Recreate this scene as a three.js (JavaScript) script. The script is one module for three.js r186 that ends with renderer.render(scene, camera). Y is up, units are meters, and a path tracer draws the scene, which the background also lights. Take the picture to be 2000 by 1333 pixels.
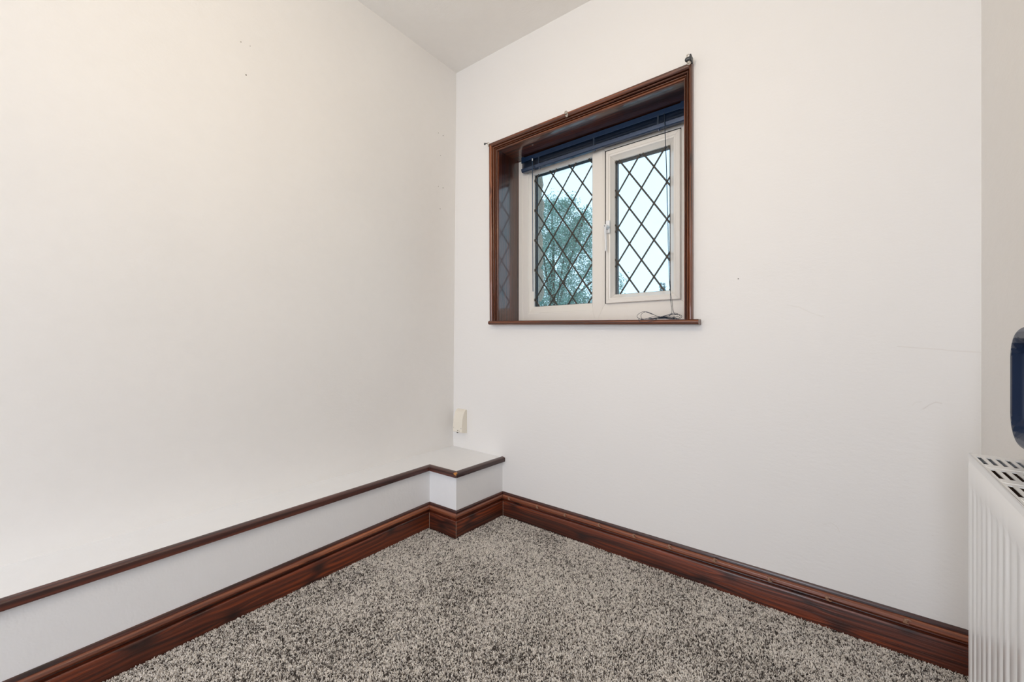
import * as THREE from 'three';
import { RoundedBoxGeometry } from 'three/addons/geometries/RoundedBoxGeometry.js';
import { RectAreaLightUniformsLib } from 'three/addons/lights/RectAreaLightUniformsLib.js';
import { mergeGeometries, mergeVertices, toCreasedNormals } from 'three/addons/utils/BufferGeometryUtils.js';

// ---------------------------------------------------------------- camera, sky, lamp, exposure
const scene = new THREE.Scene();
const EYE = 0.916;
const FOCAL = Math.sqrt(600000);                                   // pixels of a 2000 x 1333 frame
const camera = new THREE.PerspectiveCamera(2 * Math.atan(666.5 / FOCAL) * 180 / Math.PI, 2000 / 1333, 0.02, 200);
camera.position.set(0, EYE, 0);
camera.lookAt(-0.6124, EYE, -0.7906);
const renderer = new THREE.WebGLRenderer({ antialias: true });
renderer.toneMapping = THREE.LinearToneMapping;
renderer.toneMappingExposure = 1.0;
renderer.shadowMap.enabled = true;
const LAMP_AT = [-0.55, 1.92, -0.25];                              // unseen pendant bulb, placed to light the upper walls and ceiling
const LAMP_COLOR = new THREE.Color().setRGB(1, 0.82, 0.56);
const LAMP_INTENSITY = 1.0;
const UNSEEN_DOOR_COLOR = new THREE.Color().setRGB(0.87, 0.915, 1.03);                // tint of the unseen rear door light on the lower walls
const UNSEEN_DOOR_INTENSITY = 7.5;
RectAreaLightUniformsLib.init();

{ // overcast evening sky, the same all the way round
  const W = 64, H = 32, data = new Float32Array(W * H * 4);
  for (let j = 0; j < H; j++) for (let i = 0; i < W; i++) {
    const up = Math.max(0, ((j + 0.5) / H - 0.5) * 2);
    const k = Math.pow(up, 0.7), o = (j * W + i) * 4;
    data[o] = 0.90 - 0.04 * k; data[o + 1] = 1.30 - 0.06 * k; data[o + 2] = 1.55 + 0.03 * k; data[o + 3] = 1;
  }
  const sky = new THREE.DataTexture(data, W, H, THREE.RGBAFormat, THREE.FloatType);
  sky.mapping = THREE.EquirectangularReflectionMapping; sky.magFilter = THREE.LinearFilter; sky.needsUpdate = true;
  scene.background = sky; scene.backgroundIntensity = 1.0;
}

// ---------------------------------------------------------------- helpers
let seed = 20240611;
const rnd = () => { seed = (seed + 0x6d2b79f5) | 0; let t = Math.imul(seed ^ (seed >>> 15), 1 | seed); t = (t + Math.imul(t ^ (t >>> 7), 61 | t)) ^ t; return ((t ^ (t >>> 14)) >>> 0) / 4294967296; };
const rr = (a, b) => a + (b - a) * rnd();
const lerp = (a, b, t) => a + (b - a) * t;
const used = {};
function numbered(n) { const k = used[n] = (used[n] ?? -1) + 1; return k ? n + '_' + String(k).padStart(3, '0') : n; }
const P = (w, y, l) => new THREE.Vector3(w, y, -l);                // along the window wall, up, away from the camera
function setup(m) { m.castShadow = true; m.receiveShadow = true; return m; }
function thing(name, label, category, at = [0, 0, 0], turn = 0) {
  const g = new THREE.Group(); g.name = numbered(name); g.position.set(...at); g.rotation.y = turn; g.userData = { label, category }; scene.add(g); return g;
}
function struct(name, label) { const g = new THREE.Group(); g.name = name; g.userData = { kind: 'structure', label }; scene.add(g); return g; }
function structMesh(name, label, geo, mat) { const m = setup(new THREE.Mesh(geo, mat)); m.name = name; m.userData = { kind: 'structure', label }; scene.add(m); return m; }
function part(parent, name, geo, mat, label) { const m = setup(new THREE.Mesh(geo, mat)); m.name = name; if (label) m.userData.label = label; parent.add(m); return m; }
function volume(g) {
  const p = g.attributes.position, ix = g.index, n = ix ? ix.count : p.count, a = new THREE.Vector3(), b = new THREE.Vector3(), c = new THREE.Vector3();
  let v = 0; for (let i = 0; i < n; i += 3) { const k = (q) => ix ? ix.getX(i + q) : i + q; a.fromBufferAttribute(p, k(0)); b.fromBufferAttribute(p, k(1)); c.fromBufferAttribute(p, k(2)); v += a.dot(b.cross(c)); } return v;
}
function outward(g) { // closed geometry: make its faces look outward
  if (volume(g) >= 0) return g;
  if (!g.index) g.setIndex([...Array(g.attributes.position.count).keys()]);
  const a = g.index.array; for (let i = 0; i < a.length; i += 3) { const t = a[i]; a[i] = a[i + 1]; a[i + 1] = t; } return g;
}
function finish(g, angle = 0.6) { outward(g); if (g.index) g = g.toNonIndexed(); g.deleteAttribute('normal'); g = toCreasedNormals(g, angle); return g; }
function merge(list) { return mergeGeometries(list.map((g) => { g = g.index ? g.toNonIndexed() : g; for (const k of Object.keys(g.attributes)) if (!['position', 'normal', 'uv'].includes(k)) g.deleteAttribute(k); return g; })); }
// solid between two closed outlines with the same number of points; uv in metres (u along, v round the outline)
function ruled(A, B, steps = 1, u0 = 0, v0 = 0, angle = 0.6, bend) {
  const n = A.length, pos = [], uv = [], idx = [];
  const per = [0]; for (let i = 0; i < n; i++) per.push(per[i] + A[i].distanceTo(A[(i + 1) % n]));
  const len = A[0].distanceTo(B[0]);
  for (let s = 0; s <= steps; s++) for (let i = 0; i <= n; i++) {
    const p = A[i % n].clone().lerp(B[i % n], s / steps); if (bend) bend(p, s / steps, i % n);
    pos.push(p.x, p.y, p.z); uv.push(u0 + len * s / steps, v0 + per[i]);
  }
  for (let s = 0; s < steps; s++) for (let i = 0; i < n; i++) { const a = s * (n + 1) + i, b = a + n + 1; idx.push(a, b, a + 1, a + 1, b, b + 1); }
  for (const [ring, flip] of [[A, 0], [B, 1]]) {
    const base = pos.length / 3, along = ring[1].clone().sub(ring[0]), norm = new THREE.Vector3();
    for (let i = 1; i < n - 1; i++) norm.add(ring[i].clone().sub(ring[0]).cross(ring[i + 1].clone().sub(ring[0])));
    norm.normalize(); const e1 = along.normalize(), e2 = norm.clone().cross(e1);
    const flat = ring.map((p) => new THREE.Vector2(p.clone().sub(ring[0]).dot(e1), p.clone().sub(ring[0]).dot(e2)));
    ring.forEach((p, i) => { pos.push(p.x, p.y, p.z); uv.push(u0 + flat[i].x, v0 + flat[i].y); });
    for (const t of THREE.ShapeUtils.triangulateShape(flat, [])) flip ? idx.push(base + t[0], base + t[1], base + t[2]) : idx.push(base + t[0], base + t[2], base + t[1]);
  }
  const g = new THREE.BufferGeometry(); g.setAttribute('position', new THREE.Float32BufferAttribute(pos, 3)); g.setAttribute('uv', new THREE.Float32BufferAttribute(uv, 2)); g.setIndex(idx);
  return finish(g, angle);
}
function box(w0, w1, y0, y1, l0, l1, r = 0) { // axis box in (along wall, up, away)
  const W = Math.abs(w1 - w0), H = Math.abs(y1 - y0), D = Math.abs(l1 - l0);
  const g = r ? new RoundedBoxGeometry(W, H, D, 2, Math.min(r, W * 0.49, H * 0.49, D * 0.49)) : new THREE.BoxGeometry(W, H, D);
  g.translate((w0 + w1) / 2, (y0 + y1) / 2, -(l0 + l1) / 2);
  const p = g.attributes.position, n = g.attributes.normal, uv = g.attributes.uv;
  for (let i = 0; i < p.count; i++) { const nx = Math.abs(n.getX(i)), ny = Math.abs(n.getY(i)), nz = Math.abs(n.getZ(i)); if (nx > ny && nx > nz) uv.setXY(i, p.getZ(i), p.getY(i)); else if (ny > nz) uv.setXY(i, p.getX(i), p.getZ(i)); else uv.setXY(i, p.getX(i), p.getY(i)); }
  return g;
}
function tube(pts, r, seg = 8, n = 60, closed = false) { return new THREE.TubeGeometry(new THREE.CatmullRomCurve3(pts, closed, 'centripetal'), n, r, seg, closed); }
function rod(a, b, r, seg = 10) { const d = b.clone().sub(a), g = new THREE.CylinderGeometry(r, r, d.length(), seg); g.applyQuaternion(new THREE.Quaternion().setFromUnitVectors(new THREE.Vector3(0, 1, 0), d.clone().normalize())); g.translate(...a.clone().add(b).multiplyScalar(0.5).toArray()); return g; }

// smooth periodic value noise
const TAB = new Float32Array(65536); for (let i = 0; i < 65536; i++) TAB[i] = rnd();
function vn(x, y, px, py, s = 0) {
  const x0 = Math.floor(x), y0 = Math.floor(y), fx = x - x0, fy = y - y0, ux = fx * fx * (3 - 2 * fx), uy = fy * fy * (3 - 2 * fy);
  const h = (i, j) => TAB[((((i % px) + px) % px) * 131 + (((j % py) + py) % py) * 7919 + s * 2531) & 65535];
  return lerp(lerp(h(x0, y0), h(x0 + 1, y0), ux), lerp(h(x0, y0 + 1), h(x0 + 1, y0 + 1), ux), uy);
}
function dataTex(w, h, f, srgb, rep) {
  const d = new Uint8Array(w * h * 4);
  for (let y = 0; y < h; y++) for (let x = 0; x < w; x++) { const c = f(x / w, y / h), o = (y * w + x) * 4; for (let k = 0; k < 3; k++) d[o + k] = Math.max(0, Math.min(255, Math.round(c[k] * 255))); d[o + 3] = 255; }
  const t = new THREE.DataTexture(d, w, h, THREE.RGBAFormat); t.magFilter = THREE.LinearFilter; t.minFilter = THREE.LinearFilter; t.wrapS = t.wrapT = THREE.RepeatWrapping;
  if (srgb) t.colorSpace = THREE.SRGBColorSpace; if (rep) t.repeat.set(...rep); t.needsUpdate = true; return t;
}

// ---------------------------------------------------------------- materials
// dark stained pine: u along the grain (2.4 m), v across (0.3 m)
function pine(dark, light, s, knots) {
  const K = []; for (let i = 0; i < knots; i++) K.push([rnd() * 2.4, rnd() * 0.3, rr(0.007, 0.018), rr(0.6, 1.05)]);
  return dataTex(2048, 256, (u, v) => {
    const X = u * 2.4; let Y = v * 0.3, knot = 0;
    for (const [kx, ky, r, a] of K) {
      let dx = X - kx; dx -= 2.4 * Math.round(dx / 2.4); let dy = Y - ky; dy -= 0.3 * Math.round(dy / 0.3);
      const d = Math.sqrt(dx * dx * 0.30 + dy * dy) / r; if (d < 5) { knot = Math.max(knot, a * Math.exp(-d * d * 0.8)); Y += 0.010 * Math.sign(dy || 1) * Math.exp(-d * d * 0.25) * a; }
    }
    const b = vn(u * 6, Y * 60, 6, 18, s), c = vn(u * 14, Y * 260, 14, 78, s + 1), d = vn(u * 40, Y * 800, 40, 240, s + 2), e = vn(u * 5, Y * 14, 5, 4, s + 3);
    const rings = 0.5 + 0.5 * Math.sin((Y * 420 + b * 5 + e * 7));
    let t = 0.34 * b + 0.24 * rings + 0.24 * c + 0.18 * d; t = t * 1.25 - 0.12; t *= 0.55 + 0.75 * e; t *= 1 - 0.85 * knot; t = Math.max(0, Math.min(1, t));
    const fleck = vn(u * 900, v * 110, 900, 110, s + 5) > 0.992 ? 0.18 : 0;
    return [0, 1, 2].map((k) => lerp(dark[k], light[k], t) + fleck);
  }, true, [1 / 2.4, 1 / 0.3]);
}
const grainBump = dataTex(1024, 256, (u, v) => { const t = 0.5 * vn(u * 12, v * 60, 12, 60, 11) + 0.3 * vn(u * 40, v * 200, 40, 200, 12) + 0.2 * vn(u * 6, v * 8, 6, 8, 13); return [t, t, t]; }, false, [1 / 1.2, 1 / 0.15]);
const woodMat = (map, rough = 0.4, coat = 0.55, coatRough = 0.22) => new THREE.MeshPhysicalMaterial({ map, roughness: rough, clearcoat: coat, clearcoatRoughness: coatRough, bumpMap: grainBump, bumpScale: 0.0006 });
const boardWood = woodMat(pine([0.10, 0.03, 0.022], [0.53, 0.235, 0.105], 1, 46), 0.42, 0.32, 0.16);
const sheenBeadWood = woodMat(pine([0.34, 0.16, 0.10], [0.70, 0.42, 0.27], 2, 10), 0.38, 0.6, 0.16);  // bead pine made paler to paint in the sheen on its curve
const trimWood = woodMat(pine([0.12, 0.05, 0.05], [0.42, 0.20, 0.14], 3, 8), 0.38, 0.45, 0.16);
const surroundWood = woodMat(pine([0.15, 0.055, 0.034], [0.62, 0.34, 0.165], 4, 10), 0.36, 0.5, 0.16);
const liningWood = woodMat(pine([0.11, 0.045, 0.034], [0.45, 0.225, 0.13], 5, 16), 0.34, 1.0, 0.10);
liningWood.bumpMap = dataTex(512, 512, (u, v) => { const t = 0.6 * vn(u * 5, v * 9, 5, 9, 71) + 0.3 * vn(u * 11, v * 30, 11, 30, 72) + 0.1 * vn(u * 60, v * 120, 60, 120, 73); return [t, t, t]; }, false, [1 / 0.6, 1 / 0.6]);
liningWood.bumpScale = 0.003;
const bareWood = new THREE.MeshStandardMaterial({ color: '#c98a4a', roughness: 0.8 });

// brushed emulsion on old plaster
const plasterBump = dataTex(1024, 1024, (u, v) => {
  const t = 0.50 * vn(u * 5, v * 6, 5, 6, 21) + 0.22 * vn(u * 17, v * 22, 17, 22, 22) + 0.16 * vn(u * 60, v * 150, 60, 150, 23) + 0.12 * vn(u * 240, v * 330, 240, 330, 24); return [t, t, t];
}, false, [1, 1]);
const plasterTone = dataTex(512, 512, (u, v) => { const t = 0.985 + 0.018 * (vn(u * 9, v * 7, 9, 7, 31) - 0.5) + 0.012 * (vn(u * 60, v * 60, 60, 60, 32) - 0.5); return [t, t, t]; }, false, [0.7, 0.7]);
const PAINT = new THREE.Color().setRGB(0.872, 0.858, 0.838);
const paint = (o = {}) => new THREE.MeshStandardMaterial({ color: PAINT, roughness: 0.62, map: plasterTone, bumpMap: plasterBump, bumpScale: 0.0008, ...o });
const wallPaint = paint();
const ledgePaint = paint({ color: new THREE.Color().setRGB(0.885, 0.89, 0.90), bumpScale: 0.0012 });
const ceilingPaint = paint({ color: new THREE.Color().setRGB(0.92, 0.90, 0.87), roughness: 0.8 });

// window wall: the same paint with the hair cracks and scratches that show on it, in metres from (-1.9, 0)
const backTone = (() => {
  const W = 1536, H = 1792, c = document.createElement('canvas'); c.width = W; c.height = H; const g = c.getContext('2d');
  g.fillStyle = '#fcfcfc'; g.fillRect(0, 0, W, H);
  const X = (w) => (w + 1.9) / 2.4 * W, Y = (y) => H - y / 2.8 * H;
  const line = (pts, width, style) => { g.lineWidth = width; g.strokeStyle = style; g.lineJoin = 'round'; g.beginPath(); pts.forEach(([w, y], i) => i ? g.lineTo(X(w), Y(y)) : g.moveTo(X(w), Y(y))); g.stroke(); };
  line([[0.184, 0.900], [0.225, 0.896], [0.276, 0.892], [0.291, 0.889], [0.350, 0.885]], 1.3, '#f3f1ef');
  line([[0.238, 0.718], [0.251, 0.732], [0.264, 0.741], [0.276, 0.738]], 1.2, '#eeebe9');
  line([[0.215, 0.727], [0.224, 0.737], [0.236, 0.740]], 1.0, '#f5f4f2');
  line([[-0.087, 1.039], [-0.054, 1.030], [-0.023, 1.010], [0.013, 0.993]], 1.2, '#f5f4f2');
  line([[0.010, 0.318], [0.030, 0.330], [0.045, 0.322], [0.052, 0.305]], 1.0, '#f5f4f2');
  g.fillStyle = '#f5f4f2'; for (let i = 0; i < 60; i++) g.fillRect(X(rr(-1.3, 0.34)), Y(rr(0.14, 0.75)), rr(1, 2.4), rr(0.8, 1.4));
  const t = new THREE.CanvasTexture(c); t.magFilter = THREE.LinearFilter; t.wrapS = t.wrapT = THREE.RepeatWrapping; t.repeat.set(1 / 2.4, 1 / 2.8); t.offset.set(1.9 / 2.4, 0); t.colorSpace = THREE.SRGBColorSpace; return t;
})();
const backPaint = paint({ map: backTone });

const plastic = new THREE.MeshPhysicalMaterial({ color: '#ece8e1', roughness: 0.32, clearcoat: 0.25, clearcoatRoughness: 0.2 });
const gasket = new THREE.MeshPhysicalMaterial({ color: '#06151d', roughness: 0.5, specularIntensity: 0.5 });
const glass = new THREE.MeshPhysicalMaterial({ color: '#ffffff', roughness: 0.0, transmission: 1, thickness: 0, ior: 1.45 });
const lead = new THREE.MeshPhysicalMaterial({ color: '#4a453f', roughness: 0.42, metalness: 0.55 });
const handleWhite = new THREE.MeshPhysicalMaterial({ color: '#eff1f3', roughness: 0.22, clearcoat: 0.5, clearcoatRoughness: 0.1 });
const black = new THREE.MeshStandardMaterial({ color: '#0c0b0a', roughness: 0.6 });
const blindBlue = new THREE.MeshPhysicalMaterial({ color: '#0b2c4e', roughness: 0.33, metalness: 0.25, clearcoat: 0.8, clearcoatRoughness: 0.1 });
const cordMat = new THREE.MeshStandardMaterial({ color: '#16273a', roughness: 0.6 });
const wandMat = new THREE.MeshPhysicalMaterial({ color: '#1f3f5c', roughness: 0.15, clearcoat: 0.8 });
const metal = new THREE.MeshStandardMaterial({ color: '#cfc9c0', roughness: 0.28, metalness: 0.9 });
const darkMetal = new THREE.MeshStandardMaterial({ color: '#4a4d50', roughness: 0.4, metalness: 0.5 });
const enamel = new THREE.MeshPhysicalMaterial({ color: '#f4f5f6', roughness: 0.3, clearcoat: 0.35, clearcoatRoughness: 0.12 });
const clipBrown = new THREE.MeshPhysicalMaterial({ color: '#946f58', roughness: 0.4, clearcoat: 0.4 });
const filler = new THREE.MeshStandardMaterial({ color: '#bfb3a0', roughness: 0.8 });
const finMetal = new THREE.MeshStandardMaterial({ color: '#553c29', roughness: 0.7, metalness: 0.3 });
const creamPlastic = new THREE.MeshPhysicalMaterial({ color: '#ebe5d8', roughness: 0.45 });
const navyGloss = new THREE.MeshPhysicalMaterial({ color: '#1e2c46', roughness: 0.3, ior: 1.22 });
const darkFace = new THREE.MeshPhysicalMaterial({ color: '#030409', roughness: 0.6, specularIntensity: 0.4 });

// ---------------------------------------------------------------- the room
const UNSEEN_DOOR = [-1.02, 0.10, 0.04, 2.12];                         // unseen glowing door behind the camera, lights the lower walls: left, right, bottom, top
const BACK = 1.640, REAR = -2.6, TOP = 2.4895;
const TURN = Math.atan2(-0.9986, -0.0525);                           // local x runs along the right wall towards the camera, z into the room
const rightWall = (l) => 0.2637 + 0.0526 * l;
const leftLow = (l) => -1.775 + 0.065 * Math.max(-0.4, l / BACK), leftHigh = () => -1.683;
const leftWall = (y, l) => lerp(leftLow(l), leftHigh(), Math.max(0, Math.min(1, (y - 0.3) / 2.19)));

function warpBox(nx, ny, nz, f, uvOf) { // a box whose unit coordinates go through f
  const g = new THREE.BoxGeometry(1, 1, 1, nx, ny, nz), p = g.attributes.position, uv = g.attributes.uv;
  for (let i = 0; i < p.count; i++) { const q = f(p.getX(i) + 0.5, p.getY(i) + 0.5, p.getZ(i) + 0.5); p.setXYZ(i, q.x, q.y, q.z); const t = uvOf(q); uv.setXY(i, t[0], t[1]); }
  return finish(g, 0.5);
}
const wallLeft = structMesh('wall_left', 'uneven cream plaster wall left of the corner, above the boxed-in ledge',
  warpBox(1, 12, 12, (a, b, c) => { const l = lerp(1.95, REAR - 0.2, c), y = lerp(-0.1, 2.75, b); return P(a > 0.5 ? leftWall(y, l) : -2.05, y, l); }, (q) => [q.z, q.y]), wallPaint);
{ // the right wall is not quite parallel to the left one
  const g = new THREE.BoxGeometry(5.0, 2.85, 0.25); g.translate(2.1, 1.325, -0.125);
  const uv = g.attributes.uv, p = g.attributes.position; for (let i = 0; i < p.count; i++) uv.setXY(i, p.getX(i), p.getY(i));
  const m = structMesh('wall_right', 'cream plaster wall behind the radiator at the right edge', g, paint());
  m.position.set(rightWall(BACK), 0, -BACK); m.rotation.y = TURN;
}
{ // rear wall, out of view, with the opening for the unseen door
  const s = new THREE.Shape([[-2.05, -0.1], [0.65, -0.1], [0.65, 2.75], [-2.05, 2.75]].map((q) => new THREE.Vector2(...q)));
  const [a, b, c, d] = UNSEEN_DOOR;
  s.holes.push(new THREE.Path([[a, c], [a, d], [b, d], [b, c]].map((q) => new THREE.Vector2(...q))));
  const g = new THREE.ExtrudeGeometry(s, { depth: 0.2, bevelEnabled: false }); g.translate(0, 0, -REAR);
  structMesh('wall_rear', 'cream wall behind the camera with an opening for the unseen glowing door', finish(g, 0.3), wallPaint);
}
{ // window wall with its opening
  const s = new THREE.Shape([[-1.95, -0.1], [0.55, -0.1], [0.55, 2.75], [-1.95, 2.75]].map((q) => new THREE.Vector2(...q)));
  s.holes.push(new THREE.Path([[-1.392, 1.010], [-1.392, 1.958], [-0.398, 1.958], [-0.398, 0.988]].map((q) => new THREE.Vector2(...q))));
  const g = new THREE.ExtrudeGeometry(s, { depth: 0.25, bevelEnabled: false }); g.translate(0, 0, -(BACK + 0.25));
  const wallBack = structMesh('wall_back', 'cream plaster window wall, hair-cracked towards its right end', finish(g, 0.3), backPaint);
  const dot = new THREE.ConeGeometry(0.0022, 0.002, 10); dot.rotateX(Math.PI / 2); dot.translate(-0.232, 1.1417, -BACK + 0.0008);
  part(wallBack, 'nail_hole', dot, black);
}
[[0.548, 2.0275, 0.0022], [0.578, 2.030, 0.0018], [0.566, 1.916, 0.0022], [1.506, 2.084, 0.002], [1.541, 2.0837, 0.0028], [1.525, 1.9646, 0.002], [1.510, 1.7863, 0.002], [1.5445, 1.7883, 0.0026], [1.525, 1.6638, 0.0024]].forEach(([l, y, r]) => {
  const g = new THREE.ConeGeometry(r, 0.002, 8); g.rotateZ(-Math.PI / 2); g.scale(1, rr(1, 1.5), 1); g.translate(leftWall(y, l) + 0.0006, y, -l); part(wallLeft, 'nail_hole', g, new THREE.MeshStandardMaterial({ color: '#6a5f54', roughness: 0.9 }));
});
structMesh('ceiling', 'off-white ceiling sloping slightly down to the right',
  warpBox(6, 1, 6, (a, b, c) => { const w = lerp(-2.0, 0.6, a), l = lerp(1.95, REAR - 0.2, c); const y = TOP - 0.032 * (w + 1.683); return P(w, b > 0.5 ? 2.8 : y, l); }, (q) => [q.x, q.z]), ceilingPaint);

// carpet: backing plus pile
const FLOOR = -0.004;
const backing = dataTex(512, 512, (u, v) => { const t = vn(u * 200, v * 200, 200, 200, 41) * 0.6 + vn(u * 90, v * 90, 90, 90, 42) * 0.4, k = 0.16 + 0.28 * t; return [k * 1.02, k * 0.96, k * 0.92]; }, true, [1, 1]);
const floor = structMesh('floor', 'grey-brown flecked carpet', box(-1.9, 0.6, -0.12, FLOOR, -2.8, 1.9), new THREE.MeshStandardMaterial({ map: backing, roughness: 1 }));
{
  const tuft = new THREE.CylinderGeometry(0.00075, 0.00125, 1, 5, 1, true); tuft.translate(0, 0.5, 0);
  const cap = new THREE.ConeGeometry(0.00075, 0.10, 5, 1, true); cap.translate(0, 1.06, 0);
  const blade = merge([tuft, cap]);
  const spots = [], step = 0.0030;
  const ledgeEdge = (l) => l < 1.31 ? -1.522 : -1.335 + 0.055 * (l - 1.30);
  for (let l = -0.35; l < 1.625; l += step) for (let w = -1.53; w < 0.35; w += step) {
    const W = w + rr(-0.0016, 0.0016), L = l + rr(-0.0016, 0.0016);
    if (W < ledgeEdge(L) + 0.001 || (L > 1.286 && W < -1.331) || L > 1.619 || W > rightWall(L) - 0.021) continue;
    spots.push([W, L]);
  }
  const pile = new THREE.InstancedMesh(blade, new THREE.MeshStandardMaterial({ color: '#ffffff', roughness: 0.95 }), spots.length);
  pile.name = 'carpet_pile'; pile.userData.kind = 'stuff';
  const m = new THREE.Matrix4(), q = new THREE.Quaternion(), e = new THREE.Euler(), sc = new THREE.Vector3(), c = new THREE.Color(), yarn = [[0.90, 0.85, 0.79], [0.70, 0.65, 0.595], [0.40, 0.36, 0.325], [0.12, 0.102, 0.09], [0.05, 0.042, 0.037]];
  spots.forEach(([w, l], i) => {
    const wear = vn(w * 7 + 40, l * 7 + 40, 999, 999, 44), lie = vn(w * 16 + 40, l * 16 + 40, 999, 999, 45);
    e.set(rr(-0.75, 0.75) + (lie - 0.5) * 0.4, rnd() * 6.28, rr(-0.75, 0.75)); q.setFromEuler(e);
    sc.set(rr(1.0, 1.6), rr(0.0048, 0.0068), rr(1.0, 1.6)); m.compose(P(w, FLOOR - 0.001, l), q, sc); pile.setMatrixAt(i, m);
    let t = vn(w * 260 + 500, l * 260 + 500, 9999, 9999, 46) * 0.62 + rnd() * 0.42 + (wear - 0.5) * 0.14;
    const k = t < 0.28 ? 4 : t < 0.37 ? 3 : t < 0.46 ? 2 : t < 0.58 ? 1 : 0, y = yarn[k], f = rr(0.9, 1.1);
    c.setRGB(y[0] * f, y[1] * f, y[2] * f); pile.setColorAt(i, c);
  });
  floor.add(setup(pile));
}

// boxed-in ledge along the left wall, wider beside the window wall
const FACE = [[-1.5545, -2.6], [-1.5435, -0.06], [-1.533, 1.310], [-1.352, 1.3165], [-1.334, BACK]];
{
  const top = 0.297, outline = [...FACE, [-1.80, BACK], [-1.90, -2.6]];
  const A = outline.map(([w, l]) => P(w, -0.02, l)), B = outline.map(([w, l]) => P(w, top, l));
  structMesh('wall_ledge', 'low boxed-in ledge under the left wall with a wider block beside the window wall', ruled(A, B, 1, 0, 0, 0.3), ledgePaint);
}
// corner points of a moulding that runs round `path` at distance `out` from the wall
function offsetPath(path, out) {
  const n = path.length, dirs = [], nor = [];
  for (let i = 0; i < n - 1; i++) { const dw = path[i + 1][0] - path[i][0], dl = path[i + 1][1] - path[i][1], k = Math.hypot(dw, dl); dirs.push([dw / k, dl / k]); nor.push([dl / k, -dw / k]); }
  return path.map((p, i) => {
    const a = Math.max(0, i - 1), b = Math.min(n - 2, i), na = nor[a], nb = nor[b], k = 1 + na[0] * nb[0] + na[1] * nb[1];
    return [p[0] + out * (na[0] + nb[0]) / k, p[1] + out * (na[1] + nb[1]) / k];
  });
}
const DROP = [0.87, 0.87, 1, 1, 1, 1, 1];                              // the left skirting is a little lower towards the camera
const RUN = [...FACE, [rightWall(BACK), BACK], [rightWall(-2.58), -2.58]];
const arc = (cx, cy, r, a0, a1, n) => Array.from({ length: n + 1 }, (_, i) => { const a = (a0 + (a1 - a0) * i / n) * Math.PI / 180; return [cx + r * Math.cos(a), cy + r * Math.sin(a)]; });
const boardProfile = [[0, -0.02], [0.020, -0.02], [0.020, 0.0712], [0.0196, 0.0728], [0.0172, 0.0756], [0.0030, 0.0760], [0.0024, 0.0785], [0, 0.0785]];
const beadProfile = [[0, 0.0788], [0.0024, 0.0790], [0.0028, 0.0838], ...arc(0.0072, 0.0935, 0.0100, -100, 80, 14), [0.0055, 0.1040], [0, 0.1045]];
const capProfile = [[0, 0.1046], [0.0064, 0.1046], [0.0060, 0.1085], [0.0042, 0.1135], [0.0022, 0.1162], [0, 0.1165]];
function moulding(path, i, profile, gap = 0.0006, drop = null) {
  const A = [], B = [];
  for (const [o, h] of profile) { const c = offsetPath(path, o); A.push(P(c[i][0], h * (drop ? drop[i] : 1), c[i][1])); B.push(P(c[i + 1][0], h * (drop ? drop[i + 1] : 1), c[i + 1][1])); }
  const d = B[0].clone().sub(A[0]).normalize().multiplyScalar(gap); A.forEach((p) => p.add(d)); B.forEach((p) => p.sub(d));
  return ruled(A, B, 1, rnd() * 2, rnd() * 0.2, 0.7);
}
[['baseboard_left', 'long dark stained pine skirting under the left ledge'], ['baseboard_near', 'short dark skirting across the end of the ledge block'], ['baseboard_side', 'short dark skirting along the side of the ledge block, up to the window wall'],
  ['baseboard_back', 'dark stained pine skirting under the window, with empty cable clips along its bead'], ['baseboard_right', 'dark skirting behind the radiator']].forEach(([n, label], i) => {
  const g = struct(n, label);
  for (const k of i ? [i + 1] : [0, 1]) { part(g, 'board', moulding(RUN, k, boardProfile, 0.0006, DROP), boardWood); part(g, 'bead', moulding(RUN, k, beadProfile, 0.0006, DROP), sheenBeadWood); part(g, 'cap', moulding(RUN, k, capProfile, 0.0006, DROP), trimWood); }
  if (i === 1) for (const [k, o, x, y] of [[3, 0.0202, 0, 0], [2, 0.0202, 0.0004, -0.0004], [4, 0.0202, 0.0004, -0.0004]]) { const c = offsetPath(RUN, o)[k]; part(g, 'filler_line', rod(P(c[0] + x, 0.0, c[1] + y), P(c[0] + x, 0.0735, c[1] + y), 0.00055, 6), filler, 'pale filler in the corner joint'); }
  if (i === 3) [[-1.274, 0.097], [-1.098, 0.098], [-0.942, 0.101], [-0.768, 0.103], [-0.612, 0.103], [-0.468, 0.103], [-0.307, 0.104], [-0.136, 0.097], [0.020, 0.093], [0.199, 0.098]].forEach(([w, y], k) => {
    const tilt = rr(-0.5, 0.5), lug = new RoundedBoxGeometry(0.0052, 0.0085, 0.0075, 2, 0.0018); lug.rotateZ(tilt);
    const eye = new THREE.TorusGeometry(0.0038, 0.0012, 6, 12, 4.2); eye.rotateZ(tilt + 1); eye.translate(0.0038, 0.001, 0.003);
    const c = merge([lug, eye]); c.scale(1.6, 1.6, 1.3); c.translate(w, y, -(BACK - 0.021)); part(g, 'cable_clip', c, clipBrown);
  });
});
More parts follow.
